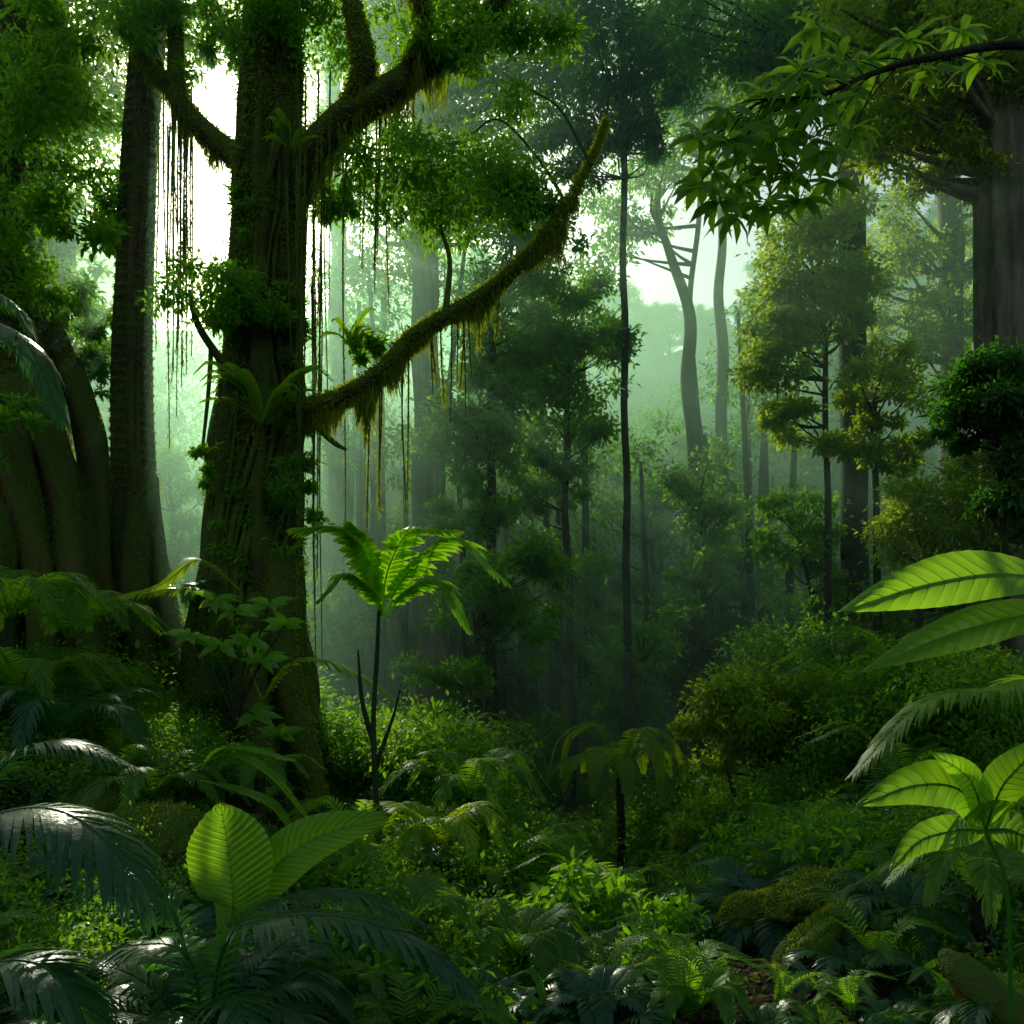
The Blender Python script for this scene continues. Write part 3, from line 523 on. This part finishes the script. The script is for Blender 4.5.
def boulder(c,R,name='mossy_boulder'):
    import bmesh
    bm=bmesh.new(); bmesh.ops.create_icosphere(bm,subdivisions=5,radius=1)
    sd=rng.uniform(0,50)
    for v in bm.verts:
        f=1+.35*noise.fractal(v.co*1.1+Vector((sd,0,0)),1,2,5)+.03*noise.noise(v.co*9); v.co=Vector((v.co.x*R[0]*f,v.co.y*R[1]*f,v.co.z*R[2]*f))
    me=bpy.data.meshes.new(name+'_rock'); bm.to_mesh(me); V=np.array([v.co[:] for v in bm.verts]); bm.free(); me.materials.append(B_moss)
    for p in me.polygons: p.use_smooth=True
    o=bpy.data.objects.new(name,me); o.location=c; bpy.context.collection.objects.link(o)
    up=V[V[:,2]>-.1*R[2]]; n=3600; i=rng.integers(0,len(up),n); mb=MB(); e=nrm(up[i]/np.array(R)); scat(mb,up[i]*.99,e+rng.normal(size=(n,3))*.5,sph(n),rng.uniform(.02,.06,n),.014,0)
    mb.obj('moss_cover',[L_moss],o)
for (a,b,d,R) in [(820,905,8.6,(.55,.5,.34)),(762,918,9,(.42,.45,.27)),(875,915,9,(.4,.4,.33)),(150,850,9,(.6,.6,.5)),(110,820,10,(.7,.6,.5))]:
    p=S(a,b,d); boulder(p,R)
mb=MB(); c,r,t=tube(mb,[(*S(900,930,7.9),.06),(*S(865,915,7.8),.12),(*S(820,928,7.6),.13),(*S(785,950,7.3),.15),(*S(755,978,7.1),.1),(*S(735,985,7),.08),(*S(690,1005,6.8),.04)],20,0,60,lambda u,th,c:1+.2*np.sin(th*2+u*11)+.12*np.sin(th*5-u*26)+.08*np.sin(u*47+th),1.2)
n=6500; i=rng.integers(0,len(c),n); e=sph(n); e[:,2]=np.abs(e[:,2]); scat(mb,c[i]+e*(r[i])[:,None],e+rng.normal(size=(n,3))*.4,sph(n),rng.uniform(.02,.06,n),.015,1)
mb.obj('mossy_root',[B_moss,L_moss])
mb=MB(); tube(mb,[(*S(1090,1090,5.2),.17),(*S(1010,1020,5.4),.15),(*S(965,975,5.6),.12),(*S(945,955,5.7),.06),(*S(940,950,5.72),.01)],14,0,30,lambda u,th,c:1+.12*np.sin(th*4+u*5)+.05*np.sin(th*9-u*20)); mb.obj('fallen_log',[B_red])

# ---------- mist, light, camera
m,nt,N,Lk=newmat('mist'); out=N('ShaderNodeOutputMaterial'); vs=N('ShaderNodeVolumeScatter'); vs.inputs['Color'].default_value=(.54,.96,.66,1); vs.inputs['Density'].default_value=.0145; vs.inputs['Anisotropy'].default_value=.62
va=N('ShaderNodeVolumeAbsorption'); va.inputs['Color'].default_value=(.54,.97,.68,1); va.inputs['Density'].default_value=.0165; ad=N('ShaderNodeAddShader'); Lk(vs.outputs[0],ad.inputs[0]); Lk(va.outputs[0],ad.inputs[1]); Lk(ad.outputs[0],out.inputs['Volume'])
x0,x1,y0,y1,z0,z1=-90,90,15,125,-12,28
mb=MB(); mb.add([(x0,y0,z0),(x1,y0,z0),(x1,y1,z0),(x0,y1,z0),(x0,y0,z1),(x1,y0,z1),(x1,y1,z1),(x0,y1,z1)],[[0,3,2,1],[4,5,6,7],[0,1,5,4],[1,2,6,5],[2,3,7,6],[3,0,4,7]]); mb.obj('mist',[m])
sd=Vector((-.36,1,.54)).normalized()
l=bpy.data.lights.new('sun','SUN'); l.energy=5; l.angle=math.radians(.5); l.color=(1,.95,.74); o=bpy.data.objects.new('sun',l); o.rotation_euler=(-sd).to_track_quat('-Z','Y').to_euler(); bpy.context.collection.objects.link(o)
w=bpy.data.worlds.new('World'); bpy.context.scene.world=w; w.use_nodes=True; nt=w.node_tree; bg=nt.nodes['Background']; sk=nt.nodes.new('ShaderNodeTexSky'); sk.sky_type='NISHITA'; sk.sun_disc=False; sk.dust_density=3; sk.ozone_density=.5
sk.sun_elevation=math.asin(sd.z); sk.sun_rotation=math.atan2(sd.x,sd.y); nt.links.new(sk.outputs[0],bg.inputs[0]); bg.inputs[1].default_value=.15
cd=bpy.data.cameras.new('camera'); cam=bpy.data.objects.new('camera',cd); cam.location=(0,0,3); cam.rotation_euler=(math.radians(90),0,0); cd.lens=30; cd.sensor_width=36; cd.shift_y=.125; cd.clip_end=2000; cd.clip_start=.05
bpy.context.collection.objects.link(cam); s=bpy.context.scene; s.camera=cam
s.view_settings.view_transform='Standard'; s.view_settings.look='None'; s.view_settings.exposure=0
print('objs',len(bpy.data.objects))
